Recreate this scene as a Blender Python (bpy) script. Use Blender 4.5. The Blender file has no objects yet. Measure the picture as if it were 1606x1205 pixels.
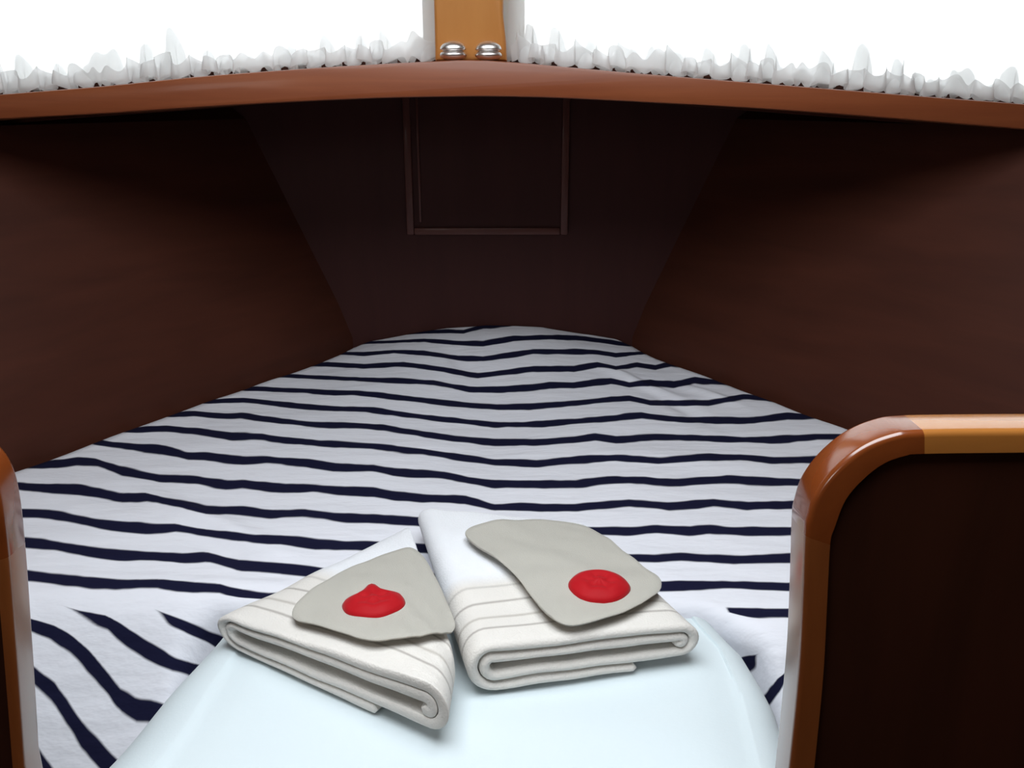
import bpy, bmesh, math, random
from mathutils import Vector, Matrix, noise

random.seed(4)
SC = bpy.context.scene
COL = SC.collection
EYE = 1.5                      # camera height above the cabin sole
PITCH = math.radians(18.0)
F, CX, CY = 1400.0, 803.0, 602.5
CAM = Vector((0, 0, EYE))
FWD = Vector((0, math.cos(PITCH), -math.sin(PITCH)))
UP = Vector((0, math.sin(PITCH), math.cos(PITCH)))
RT = Vector((1, 0, 0))

# ---------------------------------------------------------------- measuring helpers
def ray(px, py):
    return FWD * F + RT * (px - CX) + UP * (CY - py)
def at_depth(px, py, y):
    d = ray(px, py)
    return CAM + d * (y / d.y)
def at_plane(px, py, p0, n):
    d = ray(px, py)
    return CAM + d * ((p0 - CAM).dot(n) / d.dot(n))
def at_z(px, py, z):
    return at_plane(px, py, Vector((0, 0, z)), Vector((0, 0, 1)))
def proj(p):
    v = p - CAM
    k = F / v.dot(FWD)
    return CX + v.dot(RT) * k, CY - v.dot(UP) * k
def interp(tab, x):
    if x <= tab[0][0]:
        a, b = tab[0], tab[1]
    elif x >= tab[-1][0]:
        a, b = tab[-2], tab[-1]
    else:
        for a, b in zip(tab, tab[1:]):
            if a[0] <= x <= b[0]:
                break
    t = (x - a[0]) / (b[0] - a[0])
    return a[1] + t * (b[1] - a[1])
def clampi(tab, x):
    return interp(tab, min(max(x, tab[0][0]), tab[-1][0]))
def sstep(a, b, x):
    t = min(max((x - a) / (b - a), 0), 1)
    return t * t * (3 - 2 * t)

# ---------------------------------------------------------------- object helpers
def tag(o, label=None, cat=None, group=None, kind=None):
    if label: o['label'] = label
    if cat: o['category'] = cat
    if group: o['group'] = group
    if kind: o['kind'] = kind
    return o
def link(name, bm, m, parent=None, smooth=True, angle=35):
    bmesh.ops.recalc_face_normals(bm, faces=bm.faces)
    me = bpy.data.meshes.new(name)
    bm.to_mesh(me); bm.free()
    o = bpy.data.objects.new(name, me)
    COL.objects.link(o)
    if m: me.materials.append(m)
    if smooth:
        for p in me.polygons: p.use_smooth = True
        try:
            me.set_sharp_from_angle(angle=math.radians(angle))
        except Exception:
            pass
    if parent:
        o.parent = parent
        o.matrix_parent_inverse = Matrix.Translation(-Vector(parent.location))
    return o
def empty(name, loc):
    o = bpy.data.objects.new(name, None)
    COL.objects.link(o)
    o.location = loc
    return o
def box(bm, x0, x1, y0, y1, z0, z1, bev=0, seg=2):
    r = bmesh.ops.create_cube(bm, size=1)
    vs = r['verts']
    for v in vs:
        v.co = Vector((x0 + (v.co.x + .5) * (x1 - x0), y0 + (v.co.y + .5) * (y1 - y0), z0 + (v.co.z + .5) * (z1 - z0)))
    if bev:
        es = {e for v in vs for e in v.link_edges}
        bmesh.ops.bevel(bm, geom=list(es), offset=bev, segments=seg, affect='EDGES', profile=.5)
    return bm
def prism_y(pts, y0, y1, bev=0, seg=3):
    """outline of (x, z) points pushed from y0 to y1"""
    bm = bmesh.new()
    vs = [bm.verts.new((p[0], y0, p[1])) for p in pts]
    f = bm.faces.new(vs)
    r = bmesh.ops.extrude_face_region(bm, geom=[f])
    for v in r['geom']:
        if isinstance(v, bmesh.types.BMVert): v.co.y = y1
    bmesh.ops.recalc_face_normals(bm, faces=bm.faces)
    if bev:
        es = [e for e in bm.edges if e.calc_face_angle(0) > .35 and abs(e.verts[0].co.y - e.verts[1].co.y) < 1e-5]
        bmesh.ops.bevel(bm, geom=es, offset=bev, segments=seg, affect='EDGES', profile=.5)
    return bm

# ---------------------------------------------------------------- materials
def lin(c):
    c = c / 255
    return c / 12.92 if c <= .04045 else ((c + .055) / 1.055) ** 2.4
def rgb(r, g, b): return (lin(r), lin(g), lin(b), 1)
def mat(name):
    m = bpy.data.materials.new(name)
    m.use_nodes = True
    nt = m.node_tree
    return m, nt, nt.nodes['Principled BSDF']
def N(nt, t, **kw):
    n = nt.nodes.new(t)
    for k, v in kw.items():
        setattr(n, k, v)
    return n
def wood(name, dark, light, rough=.3, coat=.3, scale=(6, 6, 60), spec=.4):
    m, nt, b = mat(name)
    tc = N(nt, 'ShaderNodeTexCoord')
    mp = N(nt, 'ShaderNodeMapping'); mp.inputs['Scale'].default_value = scale
    nz = N(nt, 'ShaderNodeTexNoise'); nz.inputs['Scale'].default_value = 1.0; nz.inputs['Detail'].default_value = 6
    nz.inputs['Roughness'].default_value = .6; nz.inputs['Distortion'].default_value = .4
    cr = N(nt, 'ShaderNodeValToRGB')
    cr.color_ramp.elements[0].color = dark; cr.color_ramp.elements[0].position = .3
    cr.color_ramp.elements[1].color = light; cr.color_ramp.elements[1].position = .7
    nt.links.new(tc.outputs['Object'], mp.inputs['Vector'])
    nt.links.new(mp.outputs['Vector'], nz.inputs['Vector'])
    nt.links.new(nz.outputs['Fac'], cr.inputs['Fac'])
    nt.links.new(cr.outputs['Color'], b.inputs['Base Color'])
    b.inputs['Roughness'].default_value = rough
    b.inputs['Specular IOR Level'].default_value = spec
    b.inputs['Coat Weight'].default_value = coat
    b.inputs['Coat Roughness'].default_value = .12
    return m
def cloth(name, col, rough=.9, bump=.15, scale=500):
    m, nt, b = mat(name)
    b.inputs['Base Color'].default_value = col
    b.inputs['Roughness'].default_value = rough
    b.inputs['Specular IOR Level'].default_value = .15
    b.inputs['Sheen Weight'].default_value = .1
    tc = N(nt, 'ShaderNodeTexCoord')
    nz = N(nt, 'ShaderNodeTexNoise'); nz.inputs['Scale'].default_value = scale; nz.inputs['Detail'].default_value = 3
    bp = N(nt, 'ShaderNodeBump'); bp.inputs['Strength'].default_value = bump; bp.inputs['Distance'].default_value = .002
    nt.links.new(tc.outputs['Object'], nz.inputs['Vector'])
    nt.links.new(nz.outputs['Fac'], bp.inputs['Height'])
    nt.links.new(bp.outputs['Normal'], b.inputs['Normal'])
    return m

M_DARK = wood('dark mahogany panel', rgb(66, 35, 26), rgb(78, 42, 31), .5, .0, (3, 3, 20), .15)
M_BOW = wood('dark bow panel', rgb(64, 36, 34), rgb(70, 40, 37), .5, .0, (20, 3, 3), .15)
M_MOULD = wood('hatch moulding', rgb(90, 52, 46), rgb(98, 58, 50), .45, .1, (10, 10, 10), .3)
M_BEAM = wood('red mahogany beam', rgb(124, 64, 37), rgb(142, 79, 47), .4, .15, (2.5, 30, 45), .3)
M_POST = wood('honey varnished post', rgb(176, 112, 54), rgb(194, 132, 70), .4, .1, (12, 12, 2), .3)
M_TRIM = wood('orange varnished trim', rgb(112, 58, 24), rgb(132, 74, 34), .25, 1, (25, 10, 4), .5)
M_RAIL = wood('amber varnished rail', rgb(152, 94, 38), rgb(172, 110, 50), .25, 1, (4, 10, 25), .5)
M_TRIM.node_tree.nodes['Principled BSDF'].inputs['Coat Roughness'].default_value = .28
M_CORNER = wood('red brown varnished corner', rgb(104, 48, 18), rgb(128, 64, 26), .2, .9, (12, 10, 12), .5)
M_PART = wood('dark partition panel', rgb(44, 22, 13), rgb(56, 28, 18), .5, .0, (18, 3, 2.5), .1)
M_LINER = wood('cabin lining', rgb(120, 84, 56), rgb(140, 100, 70), .5, .0, (3, 3, 20))
M_WHITE = cloth('white padded cotton', rgb(216, 227, 231), bump=.1, scale=300)
M_FLAX = cloth('linen flap', rgb(184, 181, 172), bump=.3, scale=900)
M_RED = cloth('red felt', rgb(176, 12, 24), rough=.6, bump=.1, scale=200)
M_PAINT = cloth('white painted frame', rgb(214, 214, 208), rough=.5, bump=0)

def m_sheet():
    m, nt, b = mat('navy striped cotton')
    v = N(nt, 'ShaderNodeAttribute', attribute_name='stripe')
    k = N(nt, 'ShaderNodeAttribute', attribute_name='stripe_on')
    tc = N(nt, 'ShaderNodeTexCoord')
    nz = N(nt, 'ShaderNodeTexNoise'); nz.inputs['Scale'].default_value = 14; nz.inputs['Detail'].default_value = 2
    nt.links.new(tc.outputs['Object'], nz.inputs['Vector'])
    fr = N(nt, 'ShaderNodeMath', operation='ADD'); fr.inputs[1].default_value = 100.5
    nt.links.new(v.outputs['Fac'], fr.inputs[0])
    fc = N(nt, 'ShaderNodeMath', operation='FRACT'); nt.links.new(fr.outputs[0], fc.inputs[0])
    sb = N(nt, 'ShaderNodeMath', operation='SUBTRACT'); sb.inputs[1].default_value = .5
    nt.links.new(fc.outputs[0], sb.inputs[0])
    ab = N(nt, 'ShaderNodeMath', operation='ABSOLUTE'); nt.links.new(sb.outputs[0], ab.inputs[0])
    mr = N(nt, 'ShaderNodeMapRange'); mr.inputs['From Min'].default_value = .35; mr.inputs['From Max'].default_value = .65
    mr.inputs['To Min'].default_value = -.035; mr.inputs['To Max'].default_value = .035
    nt.links.new(nz.outputs['Fac'], mr.inputs['Value'])
    ad = N(nt, 'ShaderNodeMath', operation='ADD'); nt.links.new(ab.outputs[0], ad.inputs[0]); nt.links.new(mr.outputs[0], ad.inputs[1])
    ss = N(nt, 'ShaderNodeMapRange', interpolation_type='SMOOTHSTEP')
    ss.inputs['From Min'].default_value = .135; ss.inputs['From Max'].default_value = .205
    ss.inputs['To Min'].default_value = 1; ss.inputs['To Max'].default_value = 0
    on = N(nt, 'ShaderNodeMapRange')                      # where the stripe runs out it tapers to a point
    on.inputs['To Min'].default_value = .24; on.inputs['To Max'].default_value = 0
    nt.links.new(k.outputs['Fac'], on.inputs['Value'])
    a2 = N(nt, 'ShaderNodeMath', operation='ADD'); nt.links.new(ad.outputs[0], a2.inputs[0]); nt.links.new(on.outputs[0], a2.inputs[1])
    nt.links.new(a2.outputs[0], ss.inputs['Value'])
    mx = N(nt, 'ShaderNodeMix', data_type='RGBA')
    mx.inputs['A'].default_value = rgb(234, 235, 242); mx.inputs['B'].default_value = rgb(24, 25, 50)
    nt.links.new(ss.outputs[0], mx.inputs['Factor'])
    nt.links.new(mx.outputs['Result'], b.inputs['Base Color'])
    b.inputs['Roughness'].default_value = .9; b.inputs['Specular IOR Level'].default_value = .1
    n2 = N(nt, 'ShaderNodeTexNoise'); n2.inputs['Scale'].default_value = 22; n2.inputs['Detail'].default_value = 4
    mp = N(nt, 'ShaderNodeMapping'); mp.inputs['Scale'].default_value = (.6, 1.6, 1)
    nt.links.new(tc.outputs['Object'], mp.inputs['Vector']); nt.links.new(mp.outputs['Vector'], n2.inputs['Vector'])
    bp = N(nt, 'ShaderNodeBump'); bp.inputs['Strength'].default_value = .4; bp.inputs['Distance'].default_value = .012
    nt.links.new(n2.outputs['Fac'], bp.inputs['Height']); nt.links.new(bp.outputs['Normal'], b.inputs['Normal'])
    return m
M_SHEET = m_sheet()

def m_towel():
    """white terry turning to ecru towards its edge, with thin grey woven lines"""
    m, nt, b = mat('white and ecru terry')
    w = N(nt, 'ShaderNodeAttribute', attribute_name='along')
    cr = N(nt, 'ShaderNodeValToRGB')
    els = cr.color_ramp.elements
    W, E, G = rgb(236, 238, 242), rgb(226, 222, 216), rgb(168, 162, 156)
    els[0].position = 0; els[0].color = E
    els[1].position = 1; els[1].color = W
    for p, c in ((.09, E), (.10, G), (.11, E), (.16, E), (.172, rgb(190, 184, 176)), (.185, E), (.26, E), (.27, G), (.28, E),
                 (.36, E), (.372, rgb(198, 194, 188)), (.384, E), (.47, W)):
        e = els.new(p); e.color = c
    nt.links.new(w.outputs['Fac'], cr.inputs['Fac'])
    nt.links.new(cr.outputs['Color'], b.inputs['Base Color'])
    b.inputs['Roughness'].default_value = .95; b.inputs['Specular IOR Level'].default_value = .1
    b.inputs['Sheen Weight'].default_value = .15
    tc = N(nt, 'ShaderNodeTexCoord')
    nz = N(nt, 'ShaderNodeTexNoise'); nz.inputs['Scale'].default_value = 420; nz.inputs['Detail'].default_value = 3
    bp = N(nt, 'ShaderNodeBump'); bp.inputs['Strength'].default_value = .35; bp.inputs['Distance'].default_value = .003
    nt.links.new(tc.outputs['Object'], nz.inputs['Vector'])
    nt.links.new(nz.outputs['Fac'], bp.inputs['Height']); nt.links.new(bp.outputs['Normal'], b.inputs['Normal'])
    return m
M_TOWEL = m_towel()

def m_curtain():
    m, nt, b = mat('sheer white net')
    out = nt.nodes['Material Output']
    tr = N(nt, 'ShaderNodeBsdfTranslucent'); tr.inputs['Color'].default_value = (.9, .92, .92, 1)
    df = N(nt, 'ShaderNodeBsdfDiffuse'); df.inputs['Color'].default_value = (.86, .86, .86, 1)
    tp = N(nt, 'ShaderNodeBsdfTransparent')
    a = N(nt, 'ShaderNodeMixShader'); a.inputs[0].default_value = .5
    nt.links.new(tr.outputs[0], a.inputs[1]); nt.links.new(df.outputs[0], a.inputs[2])
    c = N(nt, 'ShaderNodeMixShader'); c.inputs[0].default_value = .3
    nt.links.new(a.outputs[0], c.inputs[1]); nt.links.new(tp.outputs[0], c.inputs[2])
    nt.links.new(c.outputs[0], out.inputs['Surface'])
    return m
M_NET = m_curtain()
def m_glass():
    m, nt, b = mat('window glass')
    out = nt.nodes['Material Output']
    tp = N(nt, 'ShaderNodeBsdfTransparent'); gl = N(nt, 'ShaderNodeBsdfGlossy'); gl.inputs['Roughness'].default_value = .02
    fr = N(nt, 'ShaderNodeFresnel'); fr.inputs['IOR'].default_value = 1.45
    x = N(nt, 'ShaderNodeMixShader')
    nt.links.new(fr.outputs[0], x.inputs[0]); nt.links.new(tp.outputs[0], x.inputs[1]); nt.links.new(gl.outputs[0], x.inputs[2])
    nt.links.new(x.outputs[0], out.inputs['Surface'])
    return m
M_GLASS = m_glass()
M_CHROME, _nt, _b = mat('polished chrome')
_b.inputs['Base Color'].default_value = (.86, .84, .82, 1); _b.inputs['Metallic'].default_value = 1; _b.inputs['Roughness'].default_value = .32

# ---------------------------------------------------------------- the berth
BOW = 1.975                                     # the bow panel
LW = lambda y: -.392 - .698 * (1.936 - y)       # foot of the left hull lining
RW = lambda y: .286 + .72 * (1.96 - y)
RIDGE = .958                                    # front edge of the mattress
CROWN = [(-.42, -.008), (-.39, -.006), (-.29, .012), (-.148, .036), (-.06, .043), (.068, .038), (.183, .02), (.286, 0), (.32, -.004)]
FOLDS = [  # x0, y0, x1, y1, height, width : creases lying in the sheet
    (-.62, 1.28, -.26, 1.03, .010, .022), (-.50, 1.16, -.30, 1.02, -.006, .02), (-.05, 1.25, -.02, 1.80, -.010, .10),
    (.17, 1.80, .34, 1.60, .010, .018), (.25, 1.70, .38, 1.48, -.007, .018), (.32, 1.72, .44, 1.58, .008, .016),
    (-.16, 1.88, -.07, 1.70, -.008, .02), (.05, 1.40, .42, 1.34, .004, .03), (-.7, 1.22, -.4, 1.12, .006, .03),
    (.0, 1.16, .5, 1.12, .004, .03), (-.55, 1.0, -.2, .985, .006, .02)]
def fold_h(x, y):
    h = 0
    for x0, y0, x1, y1, a, w in FOLDS:
        dx, dy = x1 - x0, y1 - y0
        t = min(max(((x - x0) * dx + (y - y0) * dy) / (dx * dx + dy * dy), 0), 1)
        d2 = (x - x0 - t * dx) ** 2 + (y - y0 - t * dy) ** 2
        h += a * math.exp(-d2 / (w * w)) * (math.sin(math.pi * min(max(t, .08), .92)))
    return h
def bed_z(x, y, edge=True):
    z = EYE - .60 + .05 * (y - .8)
    z += clampi(CROWN, x) * sstep(1.5, 1.96, y)
    z += fold_h(x, y)
    z += .003 * noise.noise(Vector((x * 7, y * 11, .3)))
    if edge:
        m = min(x - LW(y), RW(y) - x)
        z -= .010 * (1 - sstep(0, .05, m))
    return z

# navy stripes as measured along the sheet (image x, image y of each stripe's middle), bow last
STRIPES = {
 0: [(20, 900), (46, 903), (100, 910), (183, 916), (248, 914), (305, 922), (343, 922), (382, 933), (420, 939), (450, 939), (700, 952), (1057, 961), (1235, 960)],
 1: [(20, 850), (38, 851), (95, 857), (134, 864), (191, 872), (229, 872), (286, 876), (324, 873), (374, 887), (439, 891), (508, 899), (800, 914), (1036, 920), (1130, 917), (1235, 921)],
 2: [(20, 803), (76, 806), (153, 821), (229, 830), (275, 827), (324, 836), (401, 845), (439, 846), (496, 855), (577, 856), (800, 868), (978, 875), (1030, 877), (1070, 873), (1152, 879), (1235, 876), (1300, 877)],
 3: [(20, 762), (38, 763), (76, 766), (115, 767), (191, 781), (229, 778), (286, 792), (324, 801), (374, 800), (431, 807), (477, 804), (540, 812), (602, 815), (646, 818), (800, 828), (937, 833), (987, 834), (1032, 830), (1082, 834), (1111, 830), (1165, 834), (1235, 833), (1300, 833)],
 4: [(20, 731), (38, 729), (88, 728), (122, 721), (153, 725), (191, 739), (248, 751), (305, 752), (355, 761), (382, 758), (447, 767), (493, 766), (540, 770), (587, 772), (618, 778), (665, 782), (730, 784), (774, 796), (805, 795), (850, 797), (904, 797), (945, 793), (987, 789), (1049, 795), (1119, 788), (1173, 795), (1248, 791), (1320, 792)],
 5: [(60, 690), (141, 691), (172, 697), (248, 703), (294, 716), (324, 716), (382, 723), (420, 721), (477, 725), (525, 733), (587, 734), (618, 741), (696, 745), (736, 753), (774, 759), (836, 759), (904, 759), (953, 753), (1007, 753), (1065, 757), (1140, 751), (1194, 755), (1252, 757), (1330, 757)],
 6: [(150, 672), (214, 674), (260, 671), (324, 678), (363, 685), (412, 685), (431, 688), (478, 694), (525, 697), (587, 700), (665, 708), (711, 716), (774, 725), (842, 728), (900, 722), (966, 718), (1032, 724), (1111, 717), (1161, 717), (1215, 722), (1269, 722), (1340, 722)],
 7: [(200, 648), (267, 651), (305, 648), (355, 653), (378, 651), (447, 661), (493, 666), (556, 667), (602, 671), (665, 681), (711, 688), (774, 694), (836, 694), (900, 690), (933, 685), (966, 691), (1028, 685), (1082, 686), (1123, 689), (1206, 691), (1277, 685), (1323, 685), (1400, 687)],
 8: [(250, 629), (328, 630), (382, 627), (431, 633), (478, 638), (525, 641), (574, 642), (649, 652), (696, 658), (774, 666), (851, 666), (900, 661), (966, 656), (1007, 651), (1065, 658), (1152, 660), (1182, 660), (1235, 651), (1298, 653), (1335, 661), (1400, 668)],
 9: [(300, 608), (374, 611), (400, 610), (478, 613), (525, 616), (556, 616), (602, 621), (665, 629), (727, 635), (780, 639), (830, 638), (904, 632), (987, 624), (1020, 633), (1111, 633), (1165, 621), (1202, 623), (1240, 632), (1330, 650)],
 10: [(380, 587), (447, 589), (540, 594), (618, 597), (680, 600), (736, 611), (789, 611), (836, 608), (862, 604), (900, 605), (958, 597), (987, 605), (1020, 599), (1057, 604), (1090, 595), (1132, 599), (1200, 612)],
 11: [(420, 573), (487, 572), (509, 571), (571, 575), (633, 571), (696, 580), (749, 590), (800, 583), (836, 578), (900, 579), (937, 571), (966, 577), (999, 572), (1028, 577), (1053, 569), (1120, 580)],
 12: [(460, 555), (525, 554), (571, 555), (618, 551), (665, 554), (718, 562), (758, 563), (800, 557), (836, 551), (900, 551), (940, 553), (966, 557), (1007, 553), (1030, 549), (1100, 560)],
 13: [(500, 540), (574, 537), (618, 536), (665, 533), (711, 537), (758, 540), (805, 531), (850, 529), (904, 530), (953, 536), (978, 540), (1050, 550)],
 14: [(560, 527), (650, 522), (705, 520), (727, 521), (758, 511), (805, 508), (900, 507), (960, 516), (1050, 528)],
 15: [(560, 505), (700, 498), (805, 488), (900, 487), (1050, 505)],
}
LEFT_HANG = [[(-200, 730), (255, 962), (302, 989), (348, 1010), (420, 1040)],
             [(-200, 850), (60, 938), (126, 960), (168, 970), (201, 998), (235, 1021), (268, 1040), (302, 1049), (400, 1085)],
             [(-200, 900), (20, 962), (50, 977), (84, 989), (113, 1006), (138, 1031), (164, 1065), (189, 1097), (214, 1113), (239, 1114), (400, 1160)],
             [(-200, 930), (20, 1030), (59, 1062), (84, 1083), (105, 1115), (130, 1153), (162, 1190), (200, 1230), (400, 1330)],
             [(-200, 1000), (20, 1130), (60, 1195), (100, 1260), (200, 1340), (400, 1450)],
             [(-200, 1150), (20, 1250), (60, 1310), (100, 1370), (200, 1450), (400, 1560)]]
RIGHT_HANG = [[(1000, 1180), (1100, 1130), (1150, 1062), (1166, 1038), (1188, 1026), (1210, 1019), (1250, 1006), (1500, 960)],
              [(1000, 1300), (1150, 1210), (1195, 1108), (1212, 1086), (1224, 1066), (1240, 1044), (1500, 985)],
              [(1000, 1400), (1150, 1330), (1212, 1190), (1240, 1140), (1500, 1060)],
              [(1000, 1500), (1150, 1440), (1212, 1300), (1240, 1250), (1500, 1160)]]
def level(ys, py, first, sign):
    """ys run from larger to smaller image y (sign=+1) or the other way; fractional stripe number"""
    for i in range(len(ys) - 1):
        a, b = ys[i], ys[i + 1]
        if (py - b) * sign >= 0:
            return first + i + (py - a) / (b - a)
    a, b = ys[-2], ys[-1]
    return first + len(ys) - 2 + (py - a) / (b - a)
def top_stripe(p):
    px, py = proj(p)
    ys = []
    for k in range(16):
        y = clampi(STRIPES[k], px)
        if ys: y = min(y, ys[-1] - 9)
        ys.append(y)
    if py > ys[0]:
        return max(0 - (py - ys[0]) / 55, -.5)
    return level(ys, py, 0, 1)
def hang_stripe(p):
    px, py = proj(p)
    tabs = LEFT_HANG if px < 760 else RIGHT_HANG
    ys = []
    for t in tabs:
        y = clampi(t, px)
        if ys: y = max(y, ys[-1] + 25)
        ys.append(y)
    if py < ys[0]:
        return -1 + (ys[0] - py) / 70
    return -1 - (level(ys, py, 0, -1))

def build_sheet():
    NC, NR = 300, 250
    bm = bmesh.new()
    rows, sv, sk = [], [], []
    BASE = EYE - .80
    # hanging front (lowest row first), then the rolled edge, then the top up to the bow
    prof = []
    NH = 60
    for i in range(NH):
        t = i / (NH - 1)
        prof.append(('hang', t))
    for i in range(1, 20):
        prof.append(('roll', i / 20))
    for i in range(NR):
        prof.append(('top', i / (NR - 1)))
    def ridge(x):
        return .950 + .010 * (1 - sstep(-.45, -.30, x)) - .050 * sstep(.22, .30, x) + .003 * math.sin(x * 19)
    def slope(x):
        return .85 * (1 - sstep(-.410, -.354, x)) + .75 * sstep(.282, .312, x)
    RR = .030
    for kind, t in prof:
        r = []
        for j in range(NC + 1):
            s = j / NC
            if kind == 'top':
                q = RIDGE + .045 + (BOW - .006 - RIDGE - .045) * t
                xl, xr = LW(q) + .008, RW(q) - .008
                x = xl + (xr - xl) * s
                y0 = ridge(x) + RR
                y = y0 + (BOW - .006 - y0) * t
                p = Vector((x, y, bed_z(x, y)))
                on = 1.0
            else:
                xl, xr = LW(RIDGE + .045) + .004, RW(RIDGE + .045) - .004
                x = xl + (xr - xl) * s
                y0 = ridge(x)
                zt = bed_z(x, y0 + RR)
                k = slope(x)
                if kind == 'hang':
                    z = BASE + (zt - RR - BASE) * t
                    dz = zt - z
                    wv = .004 * math.sin(x * 26 + dz * 22) * min((dz - RR) / .05, 1) * min(k, 1)
                    p = Vector((x, y0 - k * dz + wv, z))
                    on = 1.0 if x < 0 else sstep(.026, .052, dz)
                else:
                    a, b = Vector((x, y0 - k * RR, zt - RR)), Vector((x, y0, zt))
                    c = Vector((x, y0 + RR, zt))
                    p = a.lerp(b, t).lerp(b.lerp(c, t), t)
                    on = (1 - sstep(.05, .5, t) if t < .55 else sstep(.56, .75, t)) if x < 0 else sstep(.7, .95, t)
            v = bm.verts.new(p)
            r.append(v)
            sv.append(hang_stripe(p) if kind == 'hang' or (kind == 'roll' and t < .55) else top_stripe(p)); sk.append(on)
        rows.append(r)
    for a, b in zip(rows, rows[1:]):
        for j in range(NC):
            bm.faces.new((a[j], a[j + 1], b[j + 1], b[j]))
    # sides down to the berth boards
    def drop(loop):
        prev = None
        for v in loop:
            w = bm.verts.new((v.co.x, v.co.y, BASE)); sv.append(.5); sk.append(0)
            if prev: bm.faces.new((prev[0], v, w, prev[1]))
            prev = (v, w)
    drop([r[0] for r in rows[NH:]]); drop([r[-1] for r in rows[NH:]]); drop(rows[-1])
    o = link('bed_sheet', bm, M_SHEET, angle=180)
    me = o.data
    a = me.attributes.new('stripe', 'FLOAT', 'POINT'); a.data.foreach_set('value', sv)
    b = me.attributes.new('stripe_on', 'FLOAT', 'POINT'); b.data.foreach_set('value', sk)
    return o
tag(build_sheet(), 'white bed sheet with wavy navy stripes stretched over the pointed berth mattress', 'bed sheet')

# white infill cushion in the notch of the berth, in front of the mattress
PAD_TOP = EYE - .592
PAD_Y0, PAD_Y1 = .628, .928
def build_pad():
    bm = bmesh.new()
    NXs, NYs = 120, 70
    lx = [(.60, -.328), (.674, -.325), (.88, -.302), (.95, -.298)]
    rx = [(.60, .222), (.674, .226), (.78, .236), (.87, .233), (.95, .207)]
    lo = [(.60, .112), (.70, .098), (.80, .080), (.87, .066), (.905, .052), (.93, .046)]   # radius of the soft side
    ro = [(.60, .048), (.72, .044), (.80, .040), (.87, .034), (.93, .03)]
    rows = []
    for i in range(NYs + 1):
        y = PAD_Y0 + (PAD_Y1 - PAD_Y0) * i / NYs
        r = []
        fall = .035 * (1 - sstep(PAD_Y0, PAD_Y0 + .035, y)) ** 1.5
        l, rr, ol, orr = clampi(lx, y), clampi(rx, y), clampi(lo, y), clampi(ro, y)
        for j in range(NXs + 1):
            s = j / NXs
            if s < .25:
                t = 1 - s / .25                # down the left side
                x = l - ol * math.sin(t * 1.45); z = PAD_TOP - ol * (1 - math.cos(t * 1.45))
            elif s > .75:
                t = (s - .75) / .25
                x = rr + orr * math.sin(t * 1.45); z = PAD_TOP - orr * (1 - math.cos(t * 1.45))
            else:
                x = l + (rr - l) * (s - .25) / .5; z = PAD_TOP
                e = min(x - l, rr - x)
                z -= .003 * (1 - sstep(0, .04, e))
            z += .004 * noise.noise(Vector((x * 5, y * 7, 2))) + .0025 * math.sin(y * 45 + x * 9) * sstep(0, .03, PAD_TOP + .0001 - z + .03) * .6
            r.append(bm.verts.new((x, y, z - fall)))
        rows.append(r)
    for a, b in zip(rows, rows[1:]):
        for j in range(NXs): bm.faces.new((a[j], a[j + 1], b[j + 1], b[j]))
    base = EYE - .80
    loop = rows[0] + [r[-1] for r in rows[1:]] + rows[-1][::-1][1:] + [r[0] for r in rows[1:-1]][::-1]
    low = [bm.verts.new((v.co.x, v.co.y, base)) for v in loop]
    n = len(loop)
    for i in range(n):
        bm.faces.new((loop[i], loop[(i + 1) % n], low[(i + 1) % n], low[i]))
    bm.faces.new(low)
    return link('cushion', bm, M_WHITE, angle=60)
tag(build_pad(), 'plain white padded cushion with grey sloping sides, under the front of the folded towels', 'cushion')

# berth boards under mattress and cushion
bm = bmesh.new()
for z0, z1 in ((0.0, EYE - .802),):
    pts = [(-.46, .63), (.26, .63), (.26, .765), (RW(.765) - .01, .765), (RW(BOW) - .01, BOW - .005), (LW(BOW) + .01, BOW - .005), (LW(.765) + .01, .765), (-.46, .765)]
    f = bm.faces.new([bm.verts.new((x, y, z0)) for x, y in pts])
    r = bmesh.ops.extrude_face_region(bm, geom=[f])
    for v in r['geom']:
        if isinstance(v, bmesh.types.BMVert): v.co.z = z1
tag(link('floor_berth', bm, M_DARK, smooth=False), kind='structure')

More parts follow.
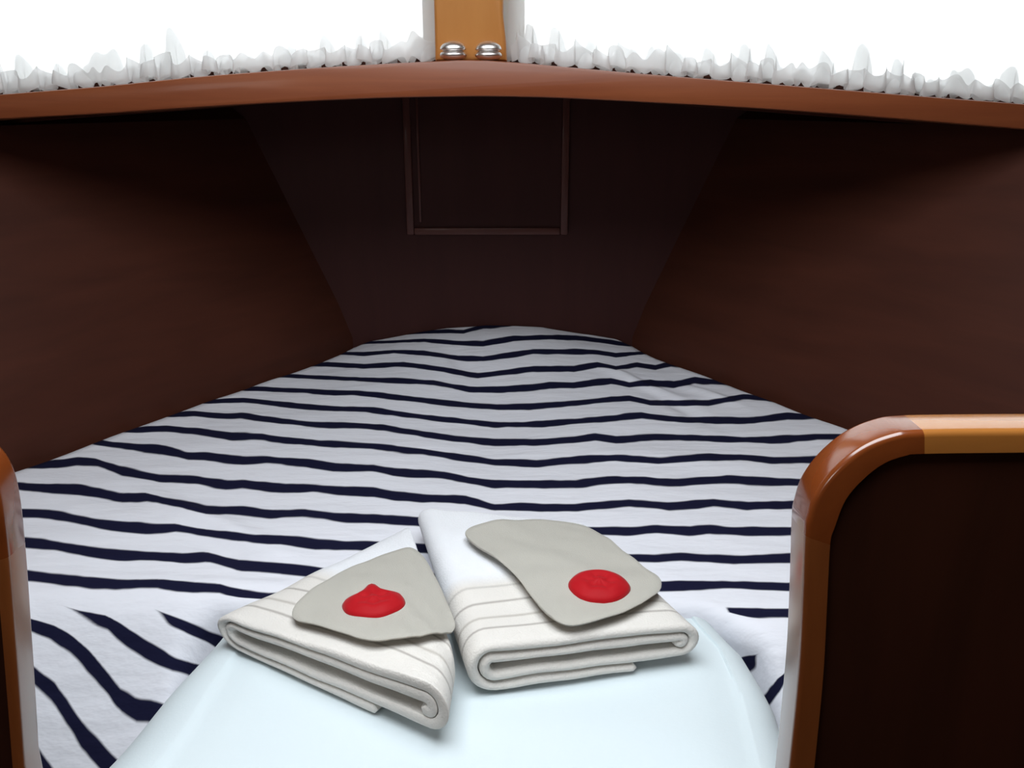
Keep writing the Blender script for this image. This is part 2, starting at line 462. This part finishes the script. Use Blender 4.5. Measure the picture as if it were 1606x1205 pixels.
# ---------------------------------------------------------------- folded towels
def folded_towel(name, A, B, C, D, z0, hl, hr, turns, layer, seed, swell=0.0, mirror=False):
    """A,B: front left/right, C,D: back right/left (x, y); a flat roll of terry whose open edge faces front"""
    A, B, C, D = [Vector((p[0], p[1], 0)) for p in (A, B, C, D)]
    wid = (B - A).length
    root = empty(name, ((A + B + C + D) / 4) + Vector((0, 0, z0)))
    H = max(hl, hr)
    R = H / 2
    # centre line of the roll in (a, b): a across the towel, b up; starts outside at the bottom, winds inwards
    pts = []
    r = R - layer / 2
    half = wid / 2 - R
    def arc(cx, r0, r1, a0, a1, n=14):
        for i in range(n + 1):
            t = i / n
            rr = r0 + (r1 - r0) * t
            a = a0 + (a1 - a0) * t
            pts.append((cx + rr * math.cos(a), rr * math.sin(a)))
    def run(x0, x1, y0, y1, n=22):
        for i in range(1, n):
            t = i / n
            pts.append((x0 + (x1 - x0) * t, y0 + (y1 - y0) * t))
    run(half * .55, -half, -r, -r)
    k = 0
    step = layer * 1.10
    while r > layer * .55 and k < turns:
        arc(-half, r, r - step * .5, -math.pi / 2, -3 * math.pi / 2)
        r -= step * .5
        run(-half, half, r, r)
        arc(half, r, r - step * .5, math.pi / 2, -math.pi / 2)
        r -= step * .5
        if r < layer * .5: break
        run(half, -half, -r, -r)
        k += 1
    if mirror: pts = [(-a, b) for a, b in pts]
    n = len(pts)
    nrm = []
    for i in range(n):
        p, q = pts[max(i - 1, 0)], pts[min(i + 1, n - 1)]
        tx, ty = q[0] - p[0], q[1] - p[1]
        l = math.hypot(tx, ty) or 1
        nrm.append((-ty / l, tx / l))
    def world(a, b, w, inset):
        u = (a + wid / 2) / wid
        base = A.lerp(B, u).lerp(D.lerp(C, u), w)
        h = hl + (hr - hl) * min(max(u, 0), 1)
        hh = (b + R) / H
        back = 1 - .25 * w
        z = z0 + .058 * max(0, base.y - .92) + (.004 if base.y > .9 else .004 * sstep(.84, .9, base.y)) + hh * h * back + swell * math.sin(math.pi * min(max(u, 0), 1)) * math.sin(math.pi * min(w, 1)) * hh
        z += .0022 * noise.noise(Vector((a * 18 + seed, w * 7, hh * 2)))
        return Vector((base.x, base.y, z))
    bm = bmesh.new()
    NW = 60
    ws = [0, .004, .010, .018, .028] + [.028 + (1 - .056) * i / NW for i in range(1, NW)] + [.972, .982, .990, .996, 1]
    thick = lambda w: (layer * .5) * math.sqrt(max(1 - max(0, 1 - min(w, 1 - w) / .022) ** 2, .06))
    rings, along = [], []
    for w in ws:
        th = thick(w)
        ring = []
        wob = .006 * noise.noise(Vector((w * 3, seed, 0)))
        for i in range(n):
            ring.append((pts[i][0] + nrm[i][0] * th, pts[i][1] + nrm[i][1] * th))
        e = math.atan2(pts[-1][1] - pts[-2][1], pts[-1][0] - pts[-2][0])
        for q in (.5, 0, -.5):
            ring.append((pts[-1][0] + math.cos(e + q * math.pi / 1.2) * th, pts[-1][1] + math.sin(e + q * math.pi / 1.2) * th))
        for i in reversed(range(n)):
            ring.append((pts[i][0] - nrm[i][0] * th, pts[i][1] - nrm[i][1] * th))
        e = math.atan2(pts[0][1] - pts[1][1], pts[0][0] - pts[1][0])
        for q in (.5, 0, -.5):
            ring.append((pts[0][0] + math.cos(e + q * math.pi / 1.2) * th, pts[0][1] + math.sin(e + q * math.pi / 1.2) * th))
        rr = []
        for idx, (a, b) in enumerate(ring):
            rr.append(bm.verts.new(world(a, b, w, 0)))
            along.append(w * (D.lerp(C, min(max((a + wid / 2) / wid, 0), 1)) - A.lerp(B, min(max((a + wid / 2) / wid, 0), 1))).length / .30 + .010 * noise.noise(Vector((a * 9, seed, 1.7))))
        rings.append(rr)
    m = len(rings[0])
    for a, b in zip(rings, rings[1:]):
        for i in range(m):
            bm.faces.new((a[i], a[(i + 1) % m], b[(i + 1) % m], b[i]))
    for ring in (rings[0], rings[-1]):        # close both ends as strips of quads across the cloth
        for i in range(n - 1):
            bm.faces.new((ring[i], ring[i + 1], ring[2 * n + 3 - 1 - (i + 1)], ring[2 * n + 3 - 1 - i]))
        bm.faces.new((ring[n - 1], ring[n], ring[n + 1], ring[n + 2], ring[n + 3]))
        bm.faces.new((ring[0], ring[2 * n + 2], ring[2 * n + 3], ring[2 * n + 4], ring[2 * n + 5]))
    o = link('terry_body', bm, M_TOWEL, root, angle=80)
    at = o.data.attributes.new('along', 'FLOAT', 'POINT'); at.data.foreach_set('value', along)
    def top(u, w, lift=0):
        p = world((u - .5) * wid, R, w, 0)
        return p + Vector((0, 0, lift))
    return root, top
def top_plane(top):
    p, q, r = top(.2, .15), top(.8, .15), top(.5, .85)
    return p, (q - p).cross(r - p).normalized()
def surf_fn(top):
    """height of the towel top under (x, y), by a small search in its own (u, w)"""
    def f(x, y):
        u, w = .5, .5
        for _ in range(12):
            p = top(u, w); pu = top(u + .01, w); pw = top(u, w + .01)
            a, b = (pu.x - p.x) * 100, (pw.x - p.x) * 100
            c, d = (pu.y - p.y) * 100, (pw.y - p.y) * 100
            det = a * d - b * c
            ex, ey = x - p.x, y - p.y
            u += (d * ex - b * ey) / det; w += (a * ey - c * ex) / det
            u = min(max(u, -.1), 1.1); w = min(max(w, -.1), 1.1)
        return top(u, w).z
    return f
def smooth_loop(pts, it=3):
    for _ in range(it):
        q = []
        for i in range(len(pts)):
            a, b = pts[i], pts[(i + 1) % len(pts)]
            q += [a.lerp(b, .25), a.lerp(b, .75)]
        pts = q
    return pts
def flap(root, outline, top, curl):
    p0, nn = top_plane(top)
    hz = surf_fn(top)
    pts = smooth_loop([at_plane(x, y, p0 + Vector((0, 0, .004)), nn) for x, y in outline], 3)
    c = sum(pts, Vector()) / len(pts)
    bm = bmesh.new()
    K = 14
    rings = []
    for i in range(1, K + 1):
        t = i / K
        rings.append([c.lerp(p, t) for p in pts])
    def h(p, t):
        z = max(hz(p.x, p.y), -9) + .0035
        return Vector((p.x, p.y, z + curl * t ** 6 + .0022 * (1 - t * t) + .0012 * noise.noise(Vector((p.x * 40, p.y * 40, 3)))))
    def layer(off, inset):
        vs = [[bm.verts.new(h(p, (i + 1) / K) + Vector((0, 0, off)) + ((c - p).normalized() * inset if i == K - 1 else Vector())) for p in r] for i, r in enumerate(rings)]
        cv = bm.verts.new(h(c, 0) + Vector((0, 0, off)))
        n = len(pts)
        for j in range(n):
            bm.faces.new((cv, vs[0][j], vs[0][(j + 1) % n]))
        for a, b in zip(vs, vs[1:]):
            for j in range(n): bm.faces.new((a[j], a[(j + 1) % n], b[(j + 1) % n], b[j]))
        return vs[-1]
    lo = layer(0, .0012); hi = layer(.0032, .0012)
    mid = [bm.verts.new((a.co + b.co) / 2 + (a.co - c).normalized() * .0012 + Vector((0, 0, .0004))) for a, b in zip(lo, hi)]
    n = len(lo)
    for j in range(n):
        bm.faces.new((lo[j], lo[(j + 1) % n], mid[(j + 1) % n], mid[j])); bm.faces.new((mid[j], mid[(j + 1) % n], hi[(j + 1) % n], hi[j]))
    o = link('linen_flap', bm, M_FLAX, root, angle=60)
    o['label'] = 'grey-beige linen flap folded to a blunt point'
    return o, (lambda x, y: hz(x, y) + .0035 + .0032 + .002)
def rosette(parent, px, py, top, hz, rad, tip, seed):
    p0, nn = top_plane(top)
    c = at_plane(px, py, p0 + Vector((0, 0, .012)), nn)
    bm = bmesh.new()
    NA, NR = 72, 16
    cv = None
    rows = []
    for i in range(NR + 1):
        t = i / NR
        r = []
        for j in range(NA):
            a = 2 * math.pi * j / NA
            rr = rad * (1 + .012 * math.cos(6 * a + seed))
            if tip: rr *= 1 + .42 * math.exp(-((a - tip) / .20) ** 2) - .10 * math.exp(-(abs(math.sin((a - tip) / 2)) - .35) ** 2 / .02)
            x, y = c.x + rr * t * math.cos(a), c.y + .86 * rr * t * math.sin(a)
            crease = .0012 * abs(math.sin(3 * a + seed)) * math.sin(math.pi * min(t * 1.1, 1))
            ring2 = .0022 * math.cos(t * 9.5)
            z = .0085 * (1 - t ** 3.2) ** .6 + crease + ring2 * (1 - t)
            r.append(bm.verts.new((x, y, hz(c.x, c.y) + .001 + max(z, 0) + (hz(x, y) - hz(c.x, c.y)) * .8)) if i else None)
        rows.append(r)
    cv = bm.verts.new((c.x, c.y, hz(c.x, c.y) + .0117))
    for j in range(NA): bm.faces.new((cv, rows[1][j], rows[1][(j + 1) % NA]))
    for a, b in zip(rows[1:], rows[2:]):
        for j in range(NA): bm.faces.new((a[j], a[(j + 1) % NA], b[(j + 1) % NA], b[j]))
    low = [bm.verts.new((v.co.x, v.co.y, v.co.z - .003)) for v in rows[-1]]
    for j in range(NA): bm.faces.new((rows[-1][j], rows[-1][(j + 1) % NA], low[(j + 1) % NA], low[j]))
    o = link('rosette', bm, M_RED, parent, angle=60)
    o.matrix_parent_inverse = parent.matrix_world.inverted() if False else Matrix.Identity(4)
    o['label'] = 'round red puffed rosette'
    return o

TZ = PAD_TOP + .004
rootR, topR = folded_towel('folded_towel', (-.048, .772), (.212, .828), (.112, 1.058), (-.132, 1.102), TZ, .064, .058, 3, .0115, 3.1, swell=.004)
tag(rootR, 'folded white towel on the right, its rolled layers facing front and its rosette fully round', 'towel', 'folded towels with linen flaps')
fR, hR = flap(rootR, [(722, 838), (770, 822), (850, 818), (915, 824), (950, 842), (1000, 885), (1052, 920), (985, 965), (905, 988), (862, 978), (830, 935), (795, 893), (745, 862)], topR, .002)
rootL, topL = folded_towel('folded_towel', (-.335, .868), (-.050, .688), (-.055, .762), (-.140, 1.085), TZ, .042, .076, 3, .0125, 8.3, swell=.004)
tag(rootL, 'folded white towel on the left lying askew, its red rosette coming to a peak', 'towel', 'folded towels with linen flaps')
fL, hL = flap(rootL, [(448, 968), (480, 935), (530, 905), (600, 878), (655, 862), (684, 905), (712, 958), (716, 982), (645, 1002), (590, 1010), (555, 1002), (500, 982)], topL, .001)
def sub(o, parent):
    o.parent = parent
    return o
for par, px, py, tp, hz, tip, sd in ((fR, 940, 917, topR, hR, 0, .4), (fL, 586, 944, topL, hL, 1.75, 1.2)):
    rosette(par, px, py, tp, hz, .034, tip, sd)
# the flaps were built in world space: undo their parent's offset once for the rosettes
bpy.context.view_layer.update()
for f in (fR, fL):
    for ch in f.children:
        ch.matrix_parent_inverse = f.matrix_world.inverted()

# ---------------------------------------------------------------- half-height partitions at the doorway
PF, PB = .580, .617
def partition(name, outer, inner, split, yb, side, label, xend):
    """outer / inner: image outline of the varnished edge on the near face, from the floor up and along the top"""
    O = [at_depth(x, y, PF) for x, y in outer]
    I = [at_depth(x, y, PF) for x, y in inner]
    O = [(p.x, p.z) for p in O]; I = [(p.x, p.z) for p in I]
    O = [(O[0][0], .0)] + O; I = [(I[0][0], .0)] + I
    O.append((xend, O[-1][1])); I.append((xend, I[-1][1]))
    root = empty(name, ((O[0][0] + xend) / 2, (PF + yb) / 2, 0))
    tag(root, label, 'partition')
    link('panel', prism_y(I + [(xend, 0)], PF + .005, yb - .005), M_PART, root, smooth=False)
    a, b = split
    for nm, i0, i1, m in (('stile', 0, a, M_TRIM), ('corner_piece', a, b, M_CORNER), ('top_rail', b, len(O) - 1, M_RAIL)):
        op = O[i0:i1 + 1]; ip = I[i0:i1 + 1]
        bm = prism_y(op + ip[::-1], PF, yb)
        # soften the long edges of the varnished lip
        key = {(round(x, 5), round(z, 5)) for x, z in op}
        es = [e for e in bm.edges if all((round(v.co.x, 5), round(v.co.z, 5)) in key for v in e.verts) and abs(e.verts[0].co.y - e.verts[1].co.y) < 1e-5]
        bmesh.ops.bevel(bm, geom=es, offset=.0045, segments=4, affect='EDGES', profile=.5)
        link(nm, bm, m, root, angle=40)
    return root
def dense(tab, n=6):
    """Catmull-Rom through the measured points"""
    out = []
    for i in range(len(tab) - 1):
        p0, p1, p2, p3 = tab[max(i - 1, 0)], tab[i], tab[i + 1], tab[min(i + 2, len(tab) - 1)]
        for k in range(n):
            t = k / n
            out.append(tuple(.5 * ((2 * b) + (c - a) * t + (2 * a - 5 * b + 4 * c - d) * t * t + (3 * b - a - 3 * c + d) * t ** 3) for a, b, c, d in zip(p0, p1, p2, p3)))
    out.append(tab[-1])
    return out
oR = [(1239, 1205), (1253, 1062), (1259, 950), (1263, 842), (1268, 812), (1281, 776), (1310, 738), (1352, 704), (1399, 684), (1450, 677), (1606, 675)]
iR = [(1277, 1205), (1291, 1062), (1297, 950), (1302, 855), (1309, 828), (1326, 785), (1354, 752), (1387, 727), (1421, 715), (1450, 712), (1606, 710)]
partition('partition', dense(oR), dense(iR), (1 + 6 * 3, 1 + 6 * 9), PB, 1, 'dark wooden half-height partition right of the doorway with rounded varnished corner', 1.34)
oL = [(36, 1205), (24, 1028), (12, 876), (2, 795), (-10, 752), (-30, 722), (-62, 700), (-110, 687), (-170, 680), (-260, 676)]
iL = [(20, 1205), (6, 1028), (-8, 880), (-24, 815), (-44, 782), (-72, 757), (-98, 738), (-130, 726), (-176, 718), (-260, 713)]
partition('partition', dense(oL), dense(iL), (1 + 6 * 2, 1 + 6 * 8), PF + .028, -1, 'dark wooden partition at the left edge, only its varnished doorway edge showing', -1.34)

# ---------------------------------------------------------------- cambered beam over the berth
BY = 1.42
top_px = [(-480, 196), (-260, 172), (-120, 160), (0, 148), (150, 136), (300, 121), (400, 113), (500, 106), (600, 100), (700, 95), (740, 94), (800, 97), (900, 106), (1000, 115), (1150, 127), (1300, 139), (1450, 151), (1606, 163), (1750, 176), (1860, 186), (2080, 209)]
bot_px = [(-480, 220), (-260, 204), (-120, 196), (0, 187), (150, 179), (300, 169), (400, 163), (500, 158), (600, 154), (700, 152), (760, 151.5), (830, 152.5), (900, 155), (1000, 160), (1150, 168), (1300, 178), (1450, 190), (1606, 203), (1750, 215), (1860, 225), (2080, 246)]
TOP = [(lambda q: (q.x, q.z))(at_depth(x, y, BY)) for x, y in dense(top_px, 3)]
BOT = [(lambda q: (q.x, q.z))(at_depth(x, y, BY)) for x, y in dense(bot_px, 3)]
bm = prism_y(TOP + BOT[::-1], BY, BY + .17, .004, 2)
tag(link('trim_1', bm, M_BEAM, angle=40), kind='structure')
ledge = lambda x: clampi(TOP, x)
# ---------------------------------------------------------------- hull lining and bow panel
def hull(name, base, sgn):
    bm = bmesh.new()
    ys = [.60 + (BOW + .12 - .60) * i / 24 for i in range(25)]
    zs = [-.05, .5, .97, 1.05, 1.2, 1.35, 1.45, 1.56]
    def px_(y, z): return base(y) + sgn * max(0, .43 * (z - .985))
    def tz(y, z): return min(z, 1.452) if y < 1.615 else min(z, ledge(px_(y, z)) - .022)
    grid = [[bm.verts.new((px_(y, z), y, tz(y, z))) for y in ys] for z in zs]
    out = [[bm.verts.new((px_(y, z) + sgn * .03, y + .03, tz(y, z))) for y in ys] for z in zs]
    for g in (grid, out):
        for a, b in zip(g, g[1:]):
            for i in range(len(ys) - 1): bm.faces.new((a[i], a[i + 1], b[i + 1], b[i]))
    for r in (0, -1):
        for i in range(len(ys) - 1): bm.faces.new((grid[r][i], grid[r][i + 1], out[r][i + 1], out[r][i]))
    for c in (0, -1):
        for i in range(len(zs) - 1): bm.faces.new((grid[i][c], grid[i + 1][c], out[i + 1][c], out[i][c]))
    return tag(link(name, bm, M_DARK, angle=20), kind='structure')
hull('wall_left', LW, -1)
hull('wall_right', RW, 1)
tops = [(-.75 + 1.45 * i / 30, ledge(-.75 + 1.45 * i / 30) - .022) for i in range(31)]
bm = prism_y([(-.75, 0)] + tops + [(.70, 0)], BOW, BOW + .02)
tag(link('wall_bow', bm, M_BOW, smooth=False), kind='structure')
# flush locker hatch in the bow panel, framed by a thin moulding
p = lambda x, y: at_depth(x, y, BOW)
x0, x1 = p(637, 165).x, p(888, 165).x
xb0, xb1 = p(645, 362).x, p(884, 362).x
xl, xr, zb, zt = (x0 + xb0) / 2, (x1 + xb1) / 2, p(760, 362).z, 1.515
hatch = empty('locker_hatch', ((xl + xr) / 2, BOW, zb))
tag(hatch, 'square locker hatch with thin lighter moulding in the dark bow panel above the bed', 'hatch')
link('hatch_panel', box(bmesh.new(), xl + .004, xr - .004, BOW - .005, BOW - .0005, zb + .004, zt - .004), M_BOW, hatch, smooth=False)
def strip(a, b, c, d): link('moulding', box(bmesh.new(), a, b, BOW - .012, BOW - .0005, c, d, .003), M_MOULD, hatch)
strip(xl - .008, xl + .008, zb - .008, zt)
strip(xr - .008, xr + .008, zb - .008, zt)
strip(xl + .0085, xr - .0085, zb - .008, zb + .008)
link('moulding', box(bmesh.new(), xl + .020, xl + .025, BOW - .009, BOW - .005, zb + .02, zt - .01, .001), M_MOULD, hatch)

# ---------------------------------------------------------------- cambered beam, windows, curtains
# post between the windows
WY = 1.555
pl, pr = at_depth(681, 40, 1.463).x, at_depth(789, 40, 1.463).x
bm = bmesh.new()
pp = [(pl, ledge(pl) + .002), (pr + .006, ledge(pr) + .002), (pr + .004, ledge(pr) + .035), (pr, ledge(pr) + .07), (pr, 2.08), (pl, 2.08)]
bm = prism_y(pp, 1.463, WY - .001, .006, 3)
tag(link('trim_2', bm, M_POST, angle=40), kind='structure')
# two little chrome fittings at the foot of the post
def fitting(px, py, label):
    c = at_depth(px, py, 1.445)
    zl = ledge(c.x)
    root = empty('chrome_fitting', (c.x, 1.445, zl))
    tag(root, label, 'fitting', 'chrome fittings at the foot of the window post')
    def dome(name, rx, ry, rz, zc, flat):
        bm = bmesh.new()
        bmesh.ops.create_uvsphere(bm, u_segments=40, v_segments=20, radius=1)
        for v in bm.verts:
            z = v.co.z
            if z < 0: z *= flat
            v.co = Vector((c.x + v.co.x * rx, 1.445 + v.co.y * ry, zc + z * rz))
        return link(name, bm, M_CHROME, root, angle=60)
    dome('base_ring', .0205, .014, .008, zl + .0085, 1)
    dome('dome', .020, .0135, .012, zl + .0165, .25)
fitting(711, 86, 'left of the two small chrome fittings at the foot of the wooden window post')
fitting(766, 90, 'right of the two small chrome fittings at the foot of the wooden window post')

# white-painted window wall with two openings
WB, WT = .002, 2.0
cx0, cx1 = pl - .026, pr + .034
xs0, xs1 = -1.2, 1.2
bm = bmesh.new()
n = 48
lo, hi = [], []
for i in range(n + 1):
    x = xs0 + (xs1 - xs0) * i / n
    lo.append((x, ledge(x) - .03)); hi.append((x, ledge(x) + WB))
sill = prism_y(lo + hi[::-1], WY, WY + .03)
me = bpy.data.meshes.new('tmp'); sill.to_mesh(me); sill.free(); bm.from_mesh(me); bpy.data.meshes.remove(me)
box(bm, cx0, cx1, WY, WY + .03, ledge(0) - .02, WT + .02)
box(bm, xs0, xs0 + .12, WY, WY + .03, 1.4, WT + .02)
box(bm, xs1 - .12, xs1, WY, WY + .03, 1.4, WT + .02)
box(bm, xs0 - .3, xs1 + .3, WY, WY + .03, WT, 2.2)
box(bm, xs0 - .3, xs0, WY, WY + .03, 1.4, 2.2)
box(bm, xs1, xs1 + .3, WY, WY + .03, 1.4, 2.2)
tag(link('wall_front', bm, M_PAINT, smooth=False), kind='structure')
for nm, a, b in (('window_1', xs0 + .12, cx0), ('window_2', cx1, xs1 - .12)):
    root = empty(nm, ((a + b) / 2, WY, 1.6)); root['kind'] = 'structure'
    bm = bmesh.new()
    pts_lo = [(a + (b - a) * i / 20, ledge(a + (b - a) * i / 20) + WB) for i in range(21)]
    pane = prism_y([(a, ledge(a) - .02), (b, ledge(b) - .02), (b, WT), (a, WT)], WY + .031, WY + .036)
    link('window_pane', pane, M_GLASS, root, smooth=False)
    fr = prism_y(pts_lo + [(x, z + .012) for x, z in pts_lo[::-1]], WY - .004, WY + .011)
    link('window_frame', fr, M_PAINT, root, smooth=False)

xs = [xs0 + (xs1 - xs0) * i / 60 for i in range(61)]
bm = prism_y([(x, ledge(x) + .0005) for x in xs] + [(x, ledge(x) + .0110) for x in xs[::-1]], 1.538, 1.549)
tag(link('hem_shade_strip', bm, M_DARK, angle=40), kind='structure')  # dark strip added behind the scalloped hem, standing in for the shadow under it
def curtain(x0, x1, label, seed):
    bm = bmesh.new()
    NX, NZ = 900, 60
    rnd = random.Random(seed)
    ph = [rnd.uniform(0, 6.28) for _ in range(6)]
    def cloth_sheet(layer, nz):
        rows = []
        for j in range(nz + 1):
            t = j / nz
            r = []
            for i in range(NX + 1):
                x = x0 + (x1 - x0) * i / NX
                # gathers: tight loops at the hem that open out upwards
                f = x * 105 + ph[0] + layer * 1.9 + 1.5 * math.sin(x * 23 + ph[1]) + .8 * math.sin(x * 51 + ph[4])
                bump = max(0, .35 + 1.2 * noise.noise(Vector((x * 19, seed, .5))) + .6 * math.sin(f + .6))
                tall = .022 + .030 * bump
                hem = ledge(x) + .0025 + .0050 * (1 + math.sin(x * 205 + ph[3] + .7 * math.sin(x * 29)))
                head = 2.06 if layer == 0 else hem + (.018 + .036 * bump if layer == 1 else .021 + .013 * bump)     # the turned-up, bunched hem is the second layer
                z = hem + (head - hem) * (t ** 2.2 if layer == 0 else t)
                k = math.exp(-((z - hem) / tall) ** 2)
                y = (1.515, 1.527, 1.506)[layer] + math.sin(f) * (.003 + .003 * k) + .003 * math.sin(x * 31 + ph[2])
                xx = x - math.sin(2 * f) * (.0004 + .0075 * k)
                r.append(bm.verts.new((xx, y, z)))
            rows.append(r)
        for a, b in zip(rows, rows[1:]):
            for i in range(NX): bm.faces.new((a[i], a[i + 1], b[i + 1], b[i]))
    cloth_sheet(0, NZ); cloth_sheet(1, 14); cloth_sheet(2, 8)
    o = link('sheer_curtain', bm, M_NET, angle=180)
    return tag(o, label, 'curtain', 'sheer curtains along the front windows')
curtain(-1.12, pl - .004, 'sheer white gathered curtain over the window left of the wooden post', 2)
curtain(pr + .009, 1.12, 'sheer white gathered curtain over the window right of the wooden post', 5)

# ---------------------------------------------------------------- the rest of the cabin shell (mostly out of view)
def slab(name, *b, m=M_LINER):
    return tag(link(name, box(bmesh.new(), *b), m, smooth=False), kind='structure')
def deck(name, a, b, y0, y1, m):
    xs = [-1.5 + 3.0 * i / 60 for i in range(61)]
    bm = prism_y([(x, ledge(x) + a) for x in xs] + [(x, ledge(x) + b) for x in xs[::-1]], y0, y1)
    return tag(link(name, bm, m, angle=40), kind='structure')
deck('ceiling_forepeak', -.040, -.022, BY + .171, BOW + .3, M_DARK)
deck('roof_foredeck', -.0215, -.010, WY + .04, BOW + .3, M_PAINT)
slab('floor', -1.7, 1.7, -1.8, 2.3, -.06, -.0005, m=M_DARK)
bm = bmesh.new()                                   # deckhouse roof with a skylight opening
HX0, HX1, HY0, HY1 = -.50, .40, .08, .96
box(bm, -1.7, 1.7, -1.8, HY0, 2.08, 2.12); box(bm, -1.7, 1.7, HY1, 1.60, 2.08, 2.12)
box(bm, -1.7, HX0, HY0, HY1, 2.08, 2.12); box(bm, HX1, 1.7, HY0, HY1, 2.08, 2.12)
tag(link('ceiling', bm, M_LINER, smooth=False), kind='structure')
slab('wall_left_aft', -1.42, -1.37, -1.8, 1.60, 0, 2.09)
slab('wall_right_aft', 1.37, 1.42, -1.8, 1.60, 0, 2.09)
slab('wall_back', -1.7, 1.7, -1.8, -1.75, 0, 2.1)

# ---------------------------------------------------------------- light
W = bpy.data.worlds.new('overcast sky'); SC.world = W
W.use_nodes = True
bg = W.node_tree.nodes['Background']
bg.inputs['Color'].default_value = (.93, .98, 1.0, 1); bg.inputs['Strength'].default_value = 3.0
def area(name, loc, look, sx, sy, e, col=(1, 1, 1)):
    l = bpy.data.lights.new(name, 'AREA'); l.shape = 'RECTANGLE'; l.size = sx; l.size_y = sy; l.energy = e; l.color = col
    o = bpy.data.objects.new(name, l); COL.objects.link(o)
    o.location = loc
    o.rotation_euler = (Vector(look) - Vector(loc)).to_track_quat('-Z', 'Y').to_euler()
    return o
area('skylight', ((HX0 + HX1) / 2, (HY0 + HY1) / 2, 2.10), ((HX0 + HX1) / 2, (HY0 + HY1) / 2 + .001, 0), HX1 - HX0, HY1 - HY0, 13.4, (.90, .95, 1.0))
area('saloon window', (-1.25, -.9, 1.85), (.1, 1.2, 1.2), .7, .4, 4.5, (1, .97, .93))

# ---------------------------------------------------------------- camera and view
cd = bpy.data.cameras.new('camera'); cam = bpy.data.objects.new('camera', cd); COL.objects.link(cam)
cam.location = CAM
cam.rotation_euler = (math.pi / 2 - PITCH, 0, 0)
cd.sensor_fit = 'HORIZONTAL'; cd.sensor_width = 36; cd.lens = 36 * F / 1606
cd.clip_start = .02
SC.camera = cam
SC.view_settings.view_transform = 'Standard'
SC.view_settings.look = 'None'
SC.view_settings.exposure = 0
SC.view_settings.gamma = 1
SC.view_settings.use_curve_mapping = False
SC.cycles.use_denoising = True
